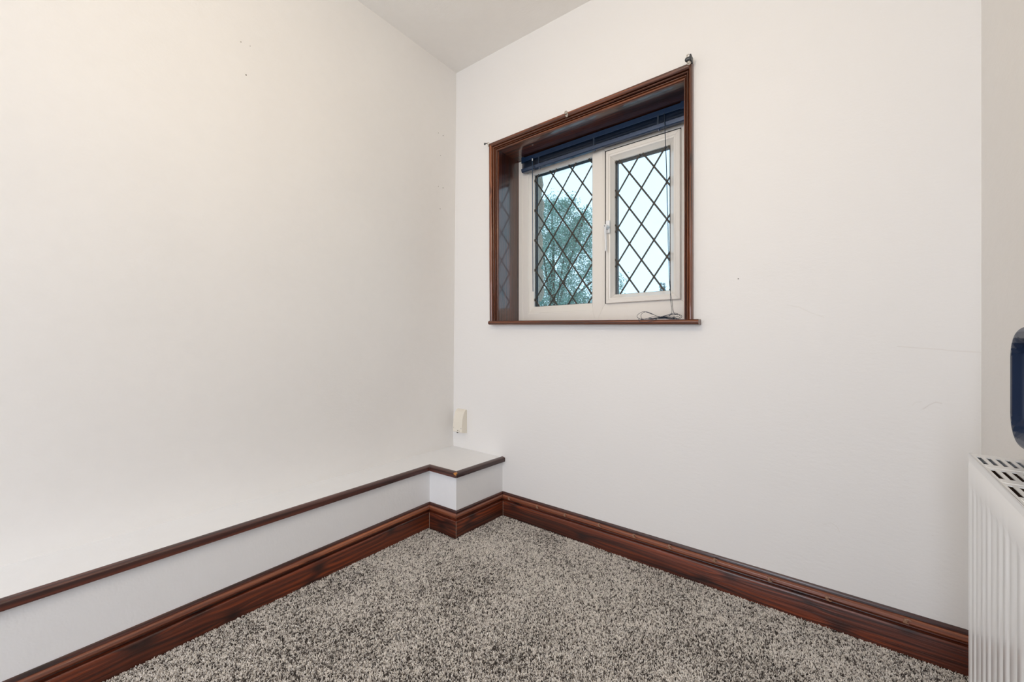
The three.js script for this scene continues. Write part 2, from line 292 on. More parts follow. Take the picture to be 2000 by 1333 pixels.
// nosing along the ledge's upper edge
const noseProfile = [[-0.003, 0.2760], [0.0165, 0.2760], [0.0180, 0.2772], [0.0183, 0.2800], [0.0190, 0.2925], ...arc(0.0162, 0.2945, 0.0030, 0, 65, 4), [0.0120, 0.2992], [0.004, 0.3013], [-0.003, 0.3010]];
{
  const g = struct('trim_1', 'thin dark wooden nosing along the upper edge of the ledge');
  for (let i = 0; i < 4; i++) part(g, 'nosing', moulding(FACE, i, noseProfile), trimWood);
  const c = offsetPath(FACE, 0.0192)[3], spot = [[-0.019, 0.2945], [-0.013, 0.2905], [0.0003, 0.2900], [0.0003, 0.3000], [-0.006, 0.3016], [-0.014, 0.3004]];
  const chip = ruled(spot.map(([w, y]) => P(c[0] + w, y, c[1] - 0.0004)), spot.map(([w, y]) => P(c[0] + w * 0.7 - 0.001, y > 0.297 ? y + 0.0004 : y, c[1] + 0.009)), 1, 0, 0, 0.3);
  part(g, 'chip', chip, bareWood, 'bare orange wood at a chipped corner');
}

// ---------------------------------------------------------------- window: surround, frame, lights
const sillTop = (w) => 1.0243 + (w + 1.4023) * (0.9985 - 1.0243) / (1.4023 - 0.3574);
{
  const g = struct('trim_2', 'dark varnished wooden window surround with moulded architrave, deep lining boards and sill');
  // architrave: outline across its width (0 outside, 1 inside) against distance from the wall
  const section = [[0, 0], [0, 0.0150], [0.012, 0.0185], [0.05, 0.0225], [0.10, 0.0246], [0.17, 0.0252], [0.25, 0.0244], [0.33, 0.0220], [0.385, 0.0190], [0.395, 0.0090], [0.440, 0.0082], [0.450, 0.0150], [0.49, 0.0176], [0.54, 0.0178], [0.585, 0.0160], [0.600, 0.0120], [0.608, 0.0066],
    [0.650, 0.0062], [0.660, 0.0112], [0.69, 0.0130], [0.73, 0.0126], [0.752, 0.0100], [0.760, 0.0060], [0.800, 0.0058], [0.810, 0.0104], [0.85, 0.0124], [0.94, 0.0120], [0.98, 0.0104], [1, 0.0070], [1, 0]];
  const O = [[-1.4075, sillTop(-1.40)], [-1.4135, 1.9845], [-0.3838, 1.9845], [-0.3838, sillTop(-0.38)]], I = [[-1.3560, sillTop(-1.35)], [-1.3600, 1.9330], [-0.4164, 1.9300], [-0.4164, sillTop(-0.41)]];
  ['architrave_side', 'architrave_head', 'architrave_side'].forEach((n, i) => {
    const at = (k) => section.map(([s, o]) => P(lerp(O[k][0], I[k][0], s), lerp(O[k][1], I[k][1], s), BACK - o - (o ? rr(-0.0002, 0.0002) : 0)));
    part(g, n, ruled(at(i), at(i + 1), 24, rnd(), rnd() * 0.2, 0.5, (p, t, k) => { if (k > 0 && k < section.length - 1) p.z += 0.0005 * (vn(t * 9 + k, i * 7 + k * 3, 999, 999, 51) - 0.5); }), surroundWood);
  });
  const jamb = (w0, w1, y) => [P(w0, y, BACK - 0.004), P(w0, y, 1.87), P(w1, y, 1.87), P(w1, y, BACK - 0.004)];
  part(g, 'lining_side', ruled(jamb(-1.3562, -1.390, 1.012), jamb(-1.3562, -1.390, 1.955), 1, 0.2, 0, 0.3), liningWood);
  part(g, 'lining_side', ruled(jamb(-0.4164, -0.400, 0.990), jamb(-0.4164, -0.400, 1.95), 1, 0.9, 0.1, 0.3), liningWood);
  const soffit = (w, y0, y1) => [[BACK - 0.004, 0.0075], [1.650, 0.0046], [1.664, 0.0024], [1.680, 0.0009], [1.700, 0], [1.87, 0]].map(([l, up]) => P(w, lerp(y0, y1, (l - BACK) / 0.23) + up, l)).concat([P(w, 1.957, 1.87), P(w, 1.957, BACK - 0.004)]);
  part(g, 'lining_head', ruled(soffit(-1.3560, 1.9345, 1.9385), soffit(-0.4168, 1.9305, 1.9365), 1, 0, 0.02, 0.3), liningWood);
  const lip = [[1.86, 0], [1.86, -0.022], [1.618, -0.022], [1.606, -0.020], ...arc(1.6085, -0.0105, 0.0098, -110, -270, 8).map(([l, h]) => [l, h]), [1.62, 0]];
  const wide = lip.map(([l, h]) => [l, h]);
  const ends = [-1.4023, -0.3574].map((w) => wide.map(([l, h]) => P(l > 1.63 ? (w < -1 ? -1.372 : -0.4) : w, sillTop(w) + h, l)));
  const front = ruled([-1.4023].map((w) => [[BACK - 0.0005, 0], [BACK - 0.0005, -0.021], [1.620, -0.021], ...arc(1.6105, -0.0105, 0.0105, 270, 90, 9)].map(([l, h]) => P(w, sillTop(w) + h, l)))[0],
    [-0.3574].map((w) => [[BACK - 0.0005, 0], [BACK - 0.0005, -0.021], [1.620, -0.021], ...arc(1.6105, -0.0105, 0.0105, 270, 90, 9)].map(([l, h]) => P(w, sillTop(w) + h, l)))[0], 1, 0.3, 0.1, 0.6);
  const rest = ruled([[BACK - 0.0005, 0], [1.84, 0], [1.84, -0.021], [BACK - 0.0005, -0.021]].map(([l, h]) => P(-1.372, sillTop(-1.372) + h, l)), [[BACK - 0.0005, 0], [1.84, 0], [1.84, -0.021], [BACK - 0.0005, -0.021]].map(([l, h]) => P(-0.404, sillTop(-0.404) + h, l)), 1, 0.3, 0.1, 0.3);
  part(g, 'sill', merge([front, rest]), surroundWood);
}
// four mitred bars between an outer and an inner rectangle; section: [share of the width, distance towards the room]
function frameRing(o, i, section, l) {
  const C = (r) => [[r[0], r[2]], [r[0], r[3]], [r[1], r[3]], [r[1], r[2]]], O = C(o), I = C(i), out = [];
  for (let k = 0; k < 4; k++) {
    const at = (m, other) => { const d = new THREE.Vector3(O[other][0] - O[m][0], O[other][1] - O[m][1], 0).normalize().multiplyScalar(0.00035); return section.map(([s, h]) => P(lerp(O[m][0], I[m][0], s), lerp(O[m][1], I[m][1], s), l - h).add(d)); };
    out.push(ruled(at(k, (k + 1) % 4), at((k + 1) % 4, k), 1, 0, 0, 0.35));
  }
  return merge(out);
}
function clipPoly(poly, r) {
  const cut = (pts, inside, cross) => { const out = []; pts.forEach((p, i) => { const q = pts[(i + 1) % pts.length], a = inside(p), b = inside(q); if (a) out.push(p); if (a !== b) out.push(cross(p, q)); }); return out; };
  const at = (p, q, k, v) => { const t = (v - p[k]) / (q[k] - p[k]); return [lerp(p[0], q[0], t), lerp(p[1], q[1], t)]; };
  for (const [k, v, s] of [[0, r[0], 1], [0, r[1], -1], [1, r[2], 1], [1, r[3], -1]]) { if (!poly.length) break; poly = cut(poly, (p) => (p[k] - v) * s >= 0, (p, q) => at(p, q, k, v)); }
  return poly;
}
// diamond leaded light: every pane and every lead strip is its own piece
function leadedLight(parent, r, l, w0, y0, hw, hh) {
  const nw = Math.ceil(1 / hw), nodes = [];
  for (let i = -14; i <= 14; i++) for (let j = -14; j <= 14; j++) {
    if ((i + j) % 2 === 0) { const w = w0 + i * hw, y = y0 + j * hh; if (w > r[0] && w < r[1] && y > r[2] && y < r[3]) nodes.push([w, y]); continue; }
    const cw = w0 + i * hw, cy = y0 + j * hh;
    const poly = clipPoly([[cw - hw, cy], [cw, cy - hh], [cw + hw, cy], [cw, cy + hh]], r);
    if (poly.length < 3 || Math.abs(THREE.ShapeUtils.area(poly.map((p) => new THREE.Vector2(...p)))) < 1e-5) continue;
    const g = new THREE.ExtrudeGeometry(new THREE.Shape(poly.map((p) => new THREE.Vector2(...p))), { depth: 0.004, bevelEnabled: false }); g.translate(0, 0, -(l + 0.004));
    part(parent, 'pane', g, glass);
  }
  const came = (a, b, lift) => {
    const d = Math.hypot(b[0] - a[0], b[1] - a[1]), ang = Math.atan2(b[1] - a[1], b[0] - a[0]);
    const s = new THREE.Shape(); const prof = [[-0.0039, 0], [-0.0039, 0.0012], [-0.0022, 0.0024], [0.0022, 0.0024], [0.0039, 0.0012], [0.0039, 0]];
    const A = prof.map(([x, z]) => new THREE.Vector3(0, x, z)), B = prof.map(([x, z]) => new THREE.Vector3(d, x, z));
    const g = ruled(A, B, 1, 0, 0, 0.5); g.rotateZ(ang); g.translate(a[0], a[1], -l + lift); part(parent, 'lead_strip', g, lead);
  };
  for (const dir of [1, -1]) for (let k = -30; k <= 30; k++) {
    const y = (w) => y0 + dir * (w - w0) * hh / hw + 2 * k * hh; let pts = [];
    for (const w of [r[0], r[1]]) if (y(w) >= r[2] && y(w) <= r[3]) pts.push([w, y(w)]);
    for (const v of [r[2], r[3]]) { const w = w0 + (v - y0 - 2 * k * hh) * hw / hh * dir; if (w > r[0] && w < r[1]) pts.push([w, v]); }
    if (pts.length === 2 && Math.hypot(pts[0][0] - pts[1][0], pts[0][1] - pts[1][1]) > 0.006) came(pts[0], pts[1], dir > 0 ? 0.0001 : 0.0006);
  }
  if (nodes.length) part(parent, 'solder_joints', merge(nodes.map(([w, y]) => { const s = new THREE.SphereGeometry(0.0042, 8, 6); s.scale(1, 1, 0.5); s.translate(w, y, -l + 0.0028); return s; })), lead);
}
{
  const win = struct('window_1', 'white plastic window of two diamond-leaded lights, the right one a casement');
  const FR = [-1.3300, -0.3990, 1.006, 1.936], ML = -0.9105, MR = -0.8326;
  const left = [-1.2680, ML, 1.108, 1.850], rightHole = [MR, -0.4760, 1.0985, 1.8495];
  // fixed frame: outer bars, sill bar, head, mullion, each with a sloping bead towards the glass
  const bars = [];
  const flat = (w0, w1, y0, y1, front) => bars.push(box(w0, w1, y0, y1, front, 1.885, 0.002));
  flat(-1.3560, -1.3285, 0.99, 1.936, 1.8120);
  const sec = [[0, -0.07], [0, 0], [0.58, 0], [0.63, -0.003], [0.66, -0.007], [1, -0.024], [1, -0.07]];
  bars.push(frameRing([FR[0], (ML + MR) / 2 - 0.004, FR[2], FR[3]], left, sec, 1.8150));
  bars.push(frameRing([(ML + MR) / 2 - 0.004, FR[1], FR[2], FR[3]], rightHole, [[0, -0.07], [0, 0], [0.72, 0], [0.82, -0.002], [1, -0.006], [1, -0.07]], 1.8150));
  part(win, 'outer_frame', merge(bars), plastic);
  part(win, 'frame_gap', merge([box(MR - 0.0005, MR + 0.0112, 1.1, 1.8495, 1.8218, 1.882), box(MR, -0.477, 1.8385, 1.85, 1.8218, 1.882), box(MR, -0.478, 1.0995, 1.106, 1.862, 1.882)]), black);
  const fixed = new THREE.Group(); fixed.name = 'fixed_light'; win.add(fixed);
  part(fixed, 'spacer_bar', frameRing([left[0] - 0.004, left[1] + 0.004, left[2] - 0.004, left[3] + 0.004], [left[0] + 0.006, left[1] - 0.006, left[2] + 0.003, left[3] - 0.003], [[0, -0.022], [0, 0], [1, 0], [1, -0.022]], 1.852), gasket);
  leadedLight(fixed, [left[0] + 0.001, left[1] - 0.001, left[2] + 0.001, left[3] - 0.001], 1.846, -1.1448, 1.8176, 0.0590, 0.0838);
  const sash = [-0.8225, -0.4765, 1.0985, 1.8395], light = [-0.7860, -0.5246, 1.1420, 1.7930];
  const cas = new THREE.Group(); cas.name = 'casement'; win.add(cas);
  part(cas, 'sash', frameRing(sash, light, [[0, -0.045], [0, -0.003], [0.05, 0], [0.40, 0], [0.44, -0.002], [0.60, -0.004], [0.66, -0.010], [1, -0.026], [1, -0.045]], 1.8065), plastic);
  part(cas, 'spacer_bar', frameRing([light[0] - 0.004, light[1] + 0.004, light[2] - 0.004, light[3] + 0.004], [light[0] + 0.007, light[1] - 0.007, light[2] + 0.002, light[3] - 0.007], [[0, -0.022], [0, 0], [1, 0], [1, -0.022]], 1.842), gasket);
  leadedLight(cas, [light[0] + 0.001, light[1] - 0.001, light[2] + 0.001, light[3] - 0.001], 1.836, -0.7141, 1.7165, 0.0578, 0.0843);
  // espagnolette handle on the sash's left bar
  const hp = new RoundedBoxGeometry(0.021, 0.062, 0.008, 3, 0.0035); hp.translate(-0.8080, 1.4680, -1.8000);
  const hub = new THREE.CylinderGeometry(0.0095, 0.0105, 0.030, 20); hub.rotateX(Math.PI / 2); hub.translate(-0.8080, 1.4640, -1.7850);
  const grip = new THREE.CatmullRomCurve3([P(-0.8080, 1.464, 1.7720), P(-0.8080, 1.446, 1.7690), P(-0.8080, 1.420, 1.7720), P(-0.8080, 1.385, 1.7760), P(-0.8080, 1.350, 1.7740)]);
  const lever = new THREE.TubeGeometry(grip, 24, 0.0046, 10); const tip = new THREE.SphereGeometry(0.0046, 10, 8); tip.translate(-0.8080, 1.350, -1.7740);
  const knob = new THREE.SphereGeometry(0.0098, 16, 10); knob.scale(1, 1.1, 0.7); knob.translate(-0.8080, 1.4640, -1.7710);
  part(cas, 'handle', merge([hp, hub, lever, tip, knob]), handleWhite);
  const key = new THREE.CylinderGeometry(0.0024, 0.0024, 0.002, 12); key.rotateX(Math.PI / 2); key.translate(-0.8080, 1.4645, -1.7638); part(cas, 'keyhole', key, black);
}

{ // unseen double door; glowing panes and area lights brighten the lower walls
  const frosted = new THREE.MeshStandardMaterial({ color: '#dfe6ea', roughness: 0.5, emissive: UNSEEN_DOOR_COLOR, emissiveIntensity: 1.0 });
  const g = struct('unseen_window_2', 'unseen frosted double door behind the camera, panes glowing, placed to light the lower walls'), [a, b, c, d] = UNSEEN_DOOR, m = (a + b) / 2, L = REAR - 0.06;
  [[a, m], [m, b]].forEach(([p, q]) => {
    const leaf = new THREE.Group(); leaf.name = 'door_leaf'; g.add(leaf);
    part(leaf, 'frame', frameRing([p, q, c, d], [p + 0.06, q - 0.06, c + 0.08, d - 0.06], [[0, -0.03], [0, 0.03], [1, 0.02], [1, -0.02]], L), plastic);
    part(leaf, 'glowing_pane', box(p + 0.055, q - 0.055, c + 0.075, d - 0.055, L - 0.002, L + 0.002), frosted);
    const W = q - p - 0.12, H = d - c - 0.14, light = new THREE.RectAreaLight(UNSEEN_DOOR_COLOR, UNSEEN_DOOR_INTENSITY, W, H);
    light.name = 'unseen_door_light'; light.position.set((p + q) / 2, c + 0.08 + H / 2, -(L + 0.035)); light.lookAt((p + q) / 2, c + 0.08 + H / 2, -5); light.rotateY(Math.PI * 0); scene.add(light);
  });
}

// ---------------------------------------------------------------- venetian blind, drawn up
{
  const b = thing('venetian_blind', 'dark blue metal venetian blind drawn up above the window, cords heaped on the sill', 'blind');
  const w0 = -1.3065, w1 = -0.4260;
  const rail = [[0.0, 0.0], [0.0, 0.024], [0.0018, 0.024], [0.0018, 0.003], [0.0235, 0.003], [0.0235, 0.024], [0.0253, 0.024], [0.0253, 0.0]];
  const head = rail.map(([l, h]) => P(w0, 1.9055 + h, 1.772 + l)), head2 = rail.map(([l, h]) => P(w1, 1.9055 + h, 1.772 + l));
  part(b, 'headrail', merge([ruled(head, head2, 1, 0, 0, 0.3), box(w0, w1, 1.9040, 1.9066, 1.7690, 1.7745, 0.0011), box(w0, w0 + 0.002, 1.9055, 1.9295, 1.772, 1.797)]), blindBlue);
  const slats = []; for (let k = 0; k < 18; k++) {
    const y = 1.8695 + k * 0.0019, cur = []; for (let i = 0; i <= 6; i++) { const t = i / 6; cur.push([1.7720 + t * 0.025, y + 0.0022 * Math.sin(Math.PI * t)]); }
    const prof = [...cur, ...cur.slice().reverse().map(([l, h]) => [l, h + 0.0005])];
    const a = w0 + 0.003 + rr(-0.001, 0.001), z = w1 - 0.002; slats.push(ruled(prof.map(([l, h]) => P(a, h, l + rr(-0.0003, 0.0003))), prof.map(([l, h]) => P(z, h, l)), 1, 0, 0, 0.8));
  }
  part(b, 'slat_stack', merge(slats), blindBlue);
  const rr2 = [[1.7685, 1.8685], [1.7685, 1.8640], [1.7720, 1.8530], [1.7770, 1.8505], [1.7930, 1.8505], [1.7975, 1.8540], [1.7990, 1.8640], [1.7990, 1.8685]];
  part(b, 'bottom_rail', ruled(rr2.map(([l, h]) => P(w0 + 0.001, h, l)), rr2.map(([l, h]) => P(w1, h, l)), 1, 0, 0, 0.4), blindBlue);
  for (const w of [-1.190, -0.868, -0.560]) { const p = new THREE.CylinderGeometry(0.0052, 0.0040, 0.007, 12); p.translate(w, 1.8475, -1.782); part(b, 'cord_plug', p, blindBlue); const lad = box(w - 0.004, w + 0.004, 1.866, 1.908, 1.7692, 1.7706, 0.0005); part(b, 'ladder_tape', lad, cordMat); }
  for (const w of [-1.300, -0.460]) part(b, 'bracket', box(w - 0.006, w + 0.012, 1.900, 1.934, 1.7700, 1.7990, 0.001), blindBlue);
  part(b, 'wand', merge([rod(P(-1.2236, 1.893, 1.7600), P(-1.2202, 1.183, 1.7600), 0.0024, 6), rod(P(-1.2236, 1.905, 1.7640), P(-1.2236, 1.890, 1.7600), 0.0032, 8)]), wandMat);
  part(b, 'wand_hook', rod(P(-1.2236, 1.9010, 1.7600), P(-1.2236, 1.8880, 1.7590), 0.0030, 8), handleWhite);
  const down = [P(-0.5323, 1.907, 1.765), P(-0.5243, 1.7484, 1.76), P(-0.512, 1.4971, 1.74), P(-0.502, 1.3174, 1.72), P(-0.4871, 1.1407, 1.69)];
  const ST = (w, h, l) => P(w, sillTop(w) + h, l);
  part(b, 'lift_cord', tube([...down, P(-0.4761, 1.0864, 1.68), ST(-0.462, 0.026, 1.665), ST(-0.445, 0.019, 1.655), ST(-0.470, 0.022, 1.648), ST(-0.530, 0.004, 1.645), ST(-0.590, 0.003, 1.640), ST(-0.606, 0.016, 1.640), ST(-0.580, 0.034, 1.640), ST(-0.545, 0.024, 1.640), ST(-0.500, 0.007, 1.645), ST(-0.455, 0.003, 1.655),
    ST(-0.436, 0.012, 1.655), ST(-0.450, 0.026, 1.645), ST(-0.490, 0.016, 1.635), ST(-0.540, 0.003, 1.625), ST(-0.580, 0.002, 1.606), P(-0.5832, 1.0055, 1.597), P(-0.577, 0.9945, 1.5955), P(-0.560, 0.9915, 1.5955), P(-0.528, 0.9965, 1.5965), ST(-0.505, 0.003, 1.603), ST(-0.480, 0.004, 1.63)], 0.0009, 6, 320), cordMat);
  part(b, 'lift_cord', tube([...down.map((p, i) => p.clone().add(new THREE.Vector3(0.0012 + i * 0.0006, 0, 0.001))), P(-0.4801, 1.0867, 1.676), ST(-0.472, 0.026, 1.662), ST(-0.486, 0.012, 1.655), ST(-0.520, 0.014, 1.650), ST(-0.572, 0.034, 1.650), ST(-0.592, 0.022, 1.650), ST(-0.586, 0.004, 1.648), ST(-0.540, 0.012, 1.645), ST(-0.480, 0.006, 1.650), ST(-0.440, 0.004, 1.66),
    ST(-0.430, 0.015, 1.652), ST(-0.448, 0.022, 1.640), ST(-0.500, 0.010, 1.630), ST(-0.552, 0.005, 1.622), ST(-0.520, 0.005, 1.632), ST(-0.470, 0.008, 1.642), ST(-0.445, 0.005, 1.635), ST(-0.490, 0.004, 1.625), ST(-0.530, 0.0035, 1.632), ST(-0.485, 0.006, 1.648)], 0.0009, 6, 320), cordMat);
  part(b, 'lift_cord', tube([ST(-0.440, 0.004, 1.63), ST(-0.480, 0.009, 1.640), ST(-0.515, 0.006, 1.63), ST(-0.49, 0.012, 1.65), ST(-0.455, 0.014, 1.643), ST(-0.466, 0.005, 1.63), ST(-0.505, 0.006, 1.64), ST(-0.535, 0.004, 1.635), ST(-0.495, 0.004, 1.615), ST(-0.460, 0.006, 1.625), ST(-0.438, 0.013, 1.64)], 0.0010, 6, 160), cordMat);
}

// ---------------------------------------------------------------- curtain-wire hooks on the architrave
{
  const eye = (r, t, ang) => { const g = new THREE.TorusGeometry(r, t, 8, 18); if (ang) g.rotateY(ang); return g; };
  const a = thing('curtain_hook', 'small metal curtain hook at the upper left corner of the window surround', 'hook', [-1.4100, 1.982, -(BACK - 0.026)]);
  const st = rod(new THREE.Vector3(-0.022, 0.004, 0.006), new THREE.Vector3(-0.004, 0.0, 0.004), 0.0028); const kn = new THREE.SphereGeometry(0.0058, 10, 8); kn.scale(1, 1.1, 0.8); kn.translate(-0.022, 0.002, 0.006);
  part(a, 'stem', merge([st, kn]), darkMetal); const e1 = eye(0.0055, 0.0016, 0.5); e1.translate(0.001, -0.002, 0.004); const c1 = box(-0.003, 0.003, -0.016, -0.004, -0.002, 0.002, 0.001); part(a, 'eye', merge([e1, c1]), metal);
  const b = thing('curtain_hook', 'bright metal hook with a hanging clip midway along the top of the window surround', 'hook', [-0.9310, 1.979, -(BACK - 0.028)]);
  const pl = new THREE.CylinderGeometry(0.0075, 0.0080, 0.004, 16); pl.rotateX(Math.PI / 2); const e2 = eye(0.006, 0.0018, 0); e2.translate(0, 0, 0.003); part(b, 'eye', merge([pl, e2]), metal);
  const h = tube([new THREE.Vector3(0.004, -0.004, 0.004), new THREE.Vector3(0.010, -0.010, 0.008), new THREE.Vector3(0.013, -0.021, 0.009), new THREE.Vector3(0.009, -0.026, 0.012), new THREE.Vector3(0.006, -0.020, 0.013)], 0.0021, 8, 30); const pad = new RoundedBoxGeometry(0.009, 0.010, 0.004, 2, 0.0015); pad.translate(0.010, -0.023, 0.010); part(b, 'hanging_clip', merge([h, pad]), metal);
  const c = thing('curtain_hook', 'large dark hook with a pale eye at the upper right corner of the window surround', 'hook', [-0.3930, 1.988, -(BACK - 0.026)]);
  const cy = new THREE.CapsuleGeometry(0.0085, 0.010, 5, 14); cy.rotateZ(Math.PI / 2); cy.rotateX(0.4); cy.translate(0, 0.001, 0.010); const arm = box(0.006, 0.0125, -0.012, 0.010, -0.024, 0.008, 0.002); part(c, 'body', merge([cy, arm]), darkMetal);
  const e3 = eye(0.0060, 0.0020, 0); e3.translate(0.001, -0.013, 0.009); const tb = rod(new THREE.Vector3(-0.006, 0.008, 0.008), new THREE.Vector3(-0.006, 0.021, 0.008), 0.0024); const tt = box(-0.007, 0.001, 0.019, 0.022, -0.010, -0.006, 0.001); part(c, 'eye', merge([e3, tb, tt]), metal);
}

// ---------------------------------------------------------------- wall box in the corner
{
  const t = thing('wall_box', 'cream plastic wedge-shaped box on the window wall in the corner just above the ledge', 'wall box', [-1.633, 0.390, -BACK]);
  const side = []; for (let i = 0; i <= 14; i++) { const a = i / 14 * Math.PI / 2; side.push([0.0035 + 0.0375 * Math.sin(a), 0.030 + 0.102 * Math.cos(a)]); }
  const prof = [[0.0005, 0.132], ...side, [0.041, 0.008], [0.038, 0.004], [0.0005, -0.002]];
  part(t, 'cover', ruled(prof.map(([o, h]) => new THREE.Vector3(-0.036, h, o)), prof.map(([o, h]) => new THREE.Vector3(0.036, h, o)), 1, 0, 0, 0.5), creamPlastic);
  for (const x of [-0.030, 0.029]) { const m = new THREE.CylinderGeometry(0.0022, 0.0022, 0.002, 3); m.rotateX(Math.PI / 2); m.translate(x, 0.030, 0.0408); part(t, 'screw_mark', m, black); }
  const led = merge([box(-0.001, 0.007, 0.0125, 0.0165, -0.0405, -0.0418, 0.0004), box(0.013, 0.018, 0.0120, 0.0150, -0.0405, -0.0418, 0.0004)]); part(t, 'lamp_window', led, new THREE.MeshStandardMaterial({ color: '#8d8478', roughness: 0.6 }));
  part(t, 'socket', box(-0.008, 0.001, 0.000, 0.004, -0.034, -0.0400, 0.0006), black);
}

// ---------------------------------------------------------------- radiator on the right wall
{
  const l0 = 1.1300, w0 = rightWall(l0);
  const t = thing('radiator', 'white double panel radiator with ribbed front and slotted top at the right edge', 'radiator', [w0, 0, -l0], TURN);
  const LEN = 1.20, BOT = 0.115, UP = 0.6900, FR = 0.0980, pitch = 0.03333;
  const sheet = (dir, face, back) => { // a pressed panel with vertical flutes
    const xs = [0, 0.004, 0.012]; for (let k = 0; k < 35; k++) { const c = 0.030 + k * pitch; xs.push(c - 0.0056, c - 0.0036, c - 0.0016, c, c + 0.0016, c + 0.0036, c + 0.0056); } xs.push(LEN - 0.004, LEN);
    const ys = [BOT, BOT + 0.004, BOT + 0.040, BOT + 0.047, BOT + 0.056, UP - 0.060, UP - 0.050, UP - 0.043, UP - 0.010, UP - 0.0045, UP - 0.0012, UP];
    const edge = (y) => y > UP - 0.011 ? [0.0065, 0.0026, 0.0006, 0][[UP, UP - 0.0012, UP - 0.0045, UP - 0.010].findIndex((v) => Math.abs(v - y) < 1e-6)] ?? 0 : y < BOT + 0.001 ? 0.004 : 0;
    const flute = (x, y) => { const k = Math.round((x - 0.030) / pitch); if (k < 0 || k > 34) return 0; const d = Math.abs(x - 0.030 - k * pitch), s = d < 0.0005 ? 1 : d < 0.0020 ? 0.85 : d < 0.0040 ? 0.35 : 0; const v = Math.max(0, Math.min(1, Math.min((y - BOT - 0.041) / 0.014, (UP - 0.044 - y) / 0.014))); return 0.0026 * s * v; };
    const pos = [], uv = [], idx = [], nx = xs.length, ny = ys.length;
    for (const y of ys) xs.forEach((x) => { const rim = x < 0.001 || x > LEN - 0.001 ? 0.0035 : 0; pos.push(x, y, face - dir * (edge(y) + rim + flute(x, y))); uv.push(x, y); });
    for (let j = 0; j < ny - 1; j++) for (let i = 0; i < nx - 1; i++) { const a = j * nx + i; idx.push(a, a + 1, a + nx, a + 1, a + nx + 1, a + nx); }
    const base = pos.length / 3; for (const y of ys) xs.forEach((x) => { pos.push(x, y, back); uv.push(x, y); });
    for (let j = 0; j < ny - 1; j++) for (let i = 0; i < nx - 1; i++) { const a = base + j * nx + i; idx.push(a, a + nx, a + 1, a + 1, a + nx, a + nx + 1); }
    const rimQ = (a, b) => idx.push(a, base + a, b, b, base + a, base + b);
    for (let i = 0; i < nx - 1; i++) { rimQ(i + 1, i); rimQ((ny - 1) * nx + i, (ny - 1) * nx + i + 1); }
    for (let j = 0; j < ny - 1; j++) { rimQ(j * nx, (j + 1) * nx); rimQ((j + 1) * nx + nx - 1, j * nx + nx - 1); }
    const g = new THREE.BufferGeometry(); g.setAttribute('position', new THREE.Float32BufferAttribute(pos, 3)); g.setAttribute('uv', new THREE.Float32BufferAttribute(uv, 2)); g.setIndex(idx); return finish(g, 0.7);
  };
  part(t, 'front_panel', sheet(1, FR, FR - 0.013), enamel);
  part(t, 'rear_panel', box(0, LEN, BOT, UP, -0.027, -0.038, 0.003), enamel);
  const s = new THREE.Shape([[-0.004, 0.0265], [LEN + 0.004, 0.0265], [LEN + 0.004, FR - 0.0015], [-0.004, FR - 0.0015]].map((q) => new THREE.Vector2(...q)));
  for (let k = 0; k < 12; k++) for (let j = 0; j < 6; j++) { const x = 0.0225 + k * 0.0970, z = 0.0915 - j * 0.0113; s.holes.push(new THREE.Path([[x, z], [x + 0.0595, z], [x + 0.0595, z - 0.0058], [x, z - 0.0058]].map((q) => new THREE.Vector2(...q)))); }
  const gr = new THREE.ExtrudeGeometry(s, { depth: 0.0016, bevelEnabled: false }); gr.rotateX(Math.PI / 2); gr.translate(0, 0.7010, 0);
  const ribs = []; for (let k = 0; k < 11; k++) ribs.push(box(0.0225 + 0.0595 + k * 0.097 + 0.012, 0.0225 + 0.0595 + k * 0.097 + 0.025, 0.7006, 0.7015, -0.030, -(FR - 0.006), 0.0004));
  part(t, 'top_grille', merge([finish(gr, 0.3), ...ribs]), enamel);
  part(t, 'casing', merge([box(-0.0045, LEN + 0.0045, 0.676, 0.7010, -(FR - 0.0035), -(FR - 0.0015), 0.0008), box(-0.0045, LEN + 0.0045, 0.676, 0.7010, -0.0260, -0.0275, 0.0006)]), enamel);
  for (const x of [-0.004, LEN + 0.004]) part(t, 'end_panel', box(x - 0.0012, x + 0.0012, BOT + 0.02, 0.7010, -0.027, -(FR - 0.0018), 0.0008), enamel);
  const fins = []; for (let k = 0; k < 150; k++) fins.push(box(0.002 + k * 0.0079, 0.0026 + k * 0.0079, BOT + 0.05, 0.686, -0.039, -0.0845)); part(t, 'convector_fins', merge(fins), finMetal);
  for (const x of [0.15, LEN - 0.15]) part(t, 'wall_bracket', box(x - 0.02, x + 0.02, BOT + 0.08, UP - 0.08, 0, -0.0275, 0.001), enamel);
  for (const x of [0.03, LEN - 0.03]) part(t, 'pipe', rod(new THREE.Vector3(x, FLOOR, 0.062), new THREE.Vector3(x, BOT + 0.03, 0.062), 0.0075), enamel);
}
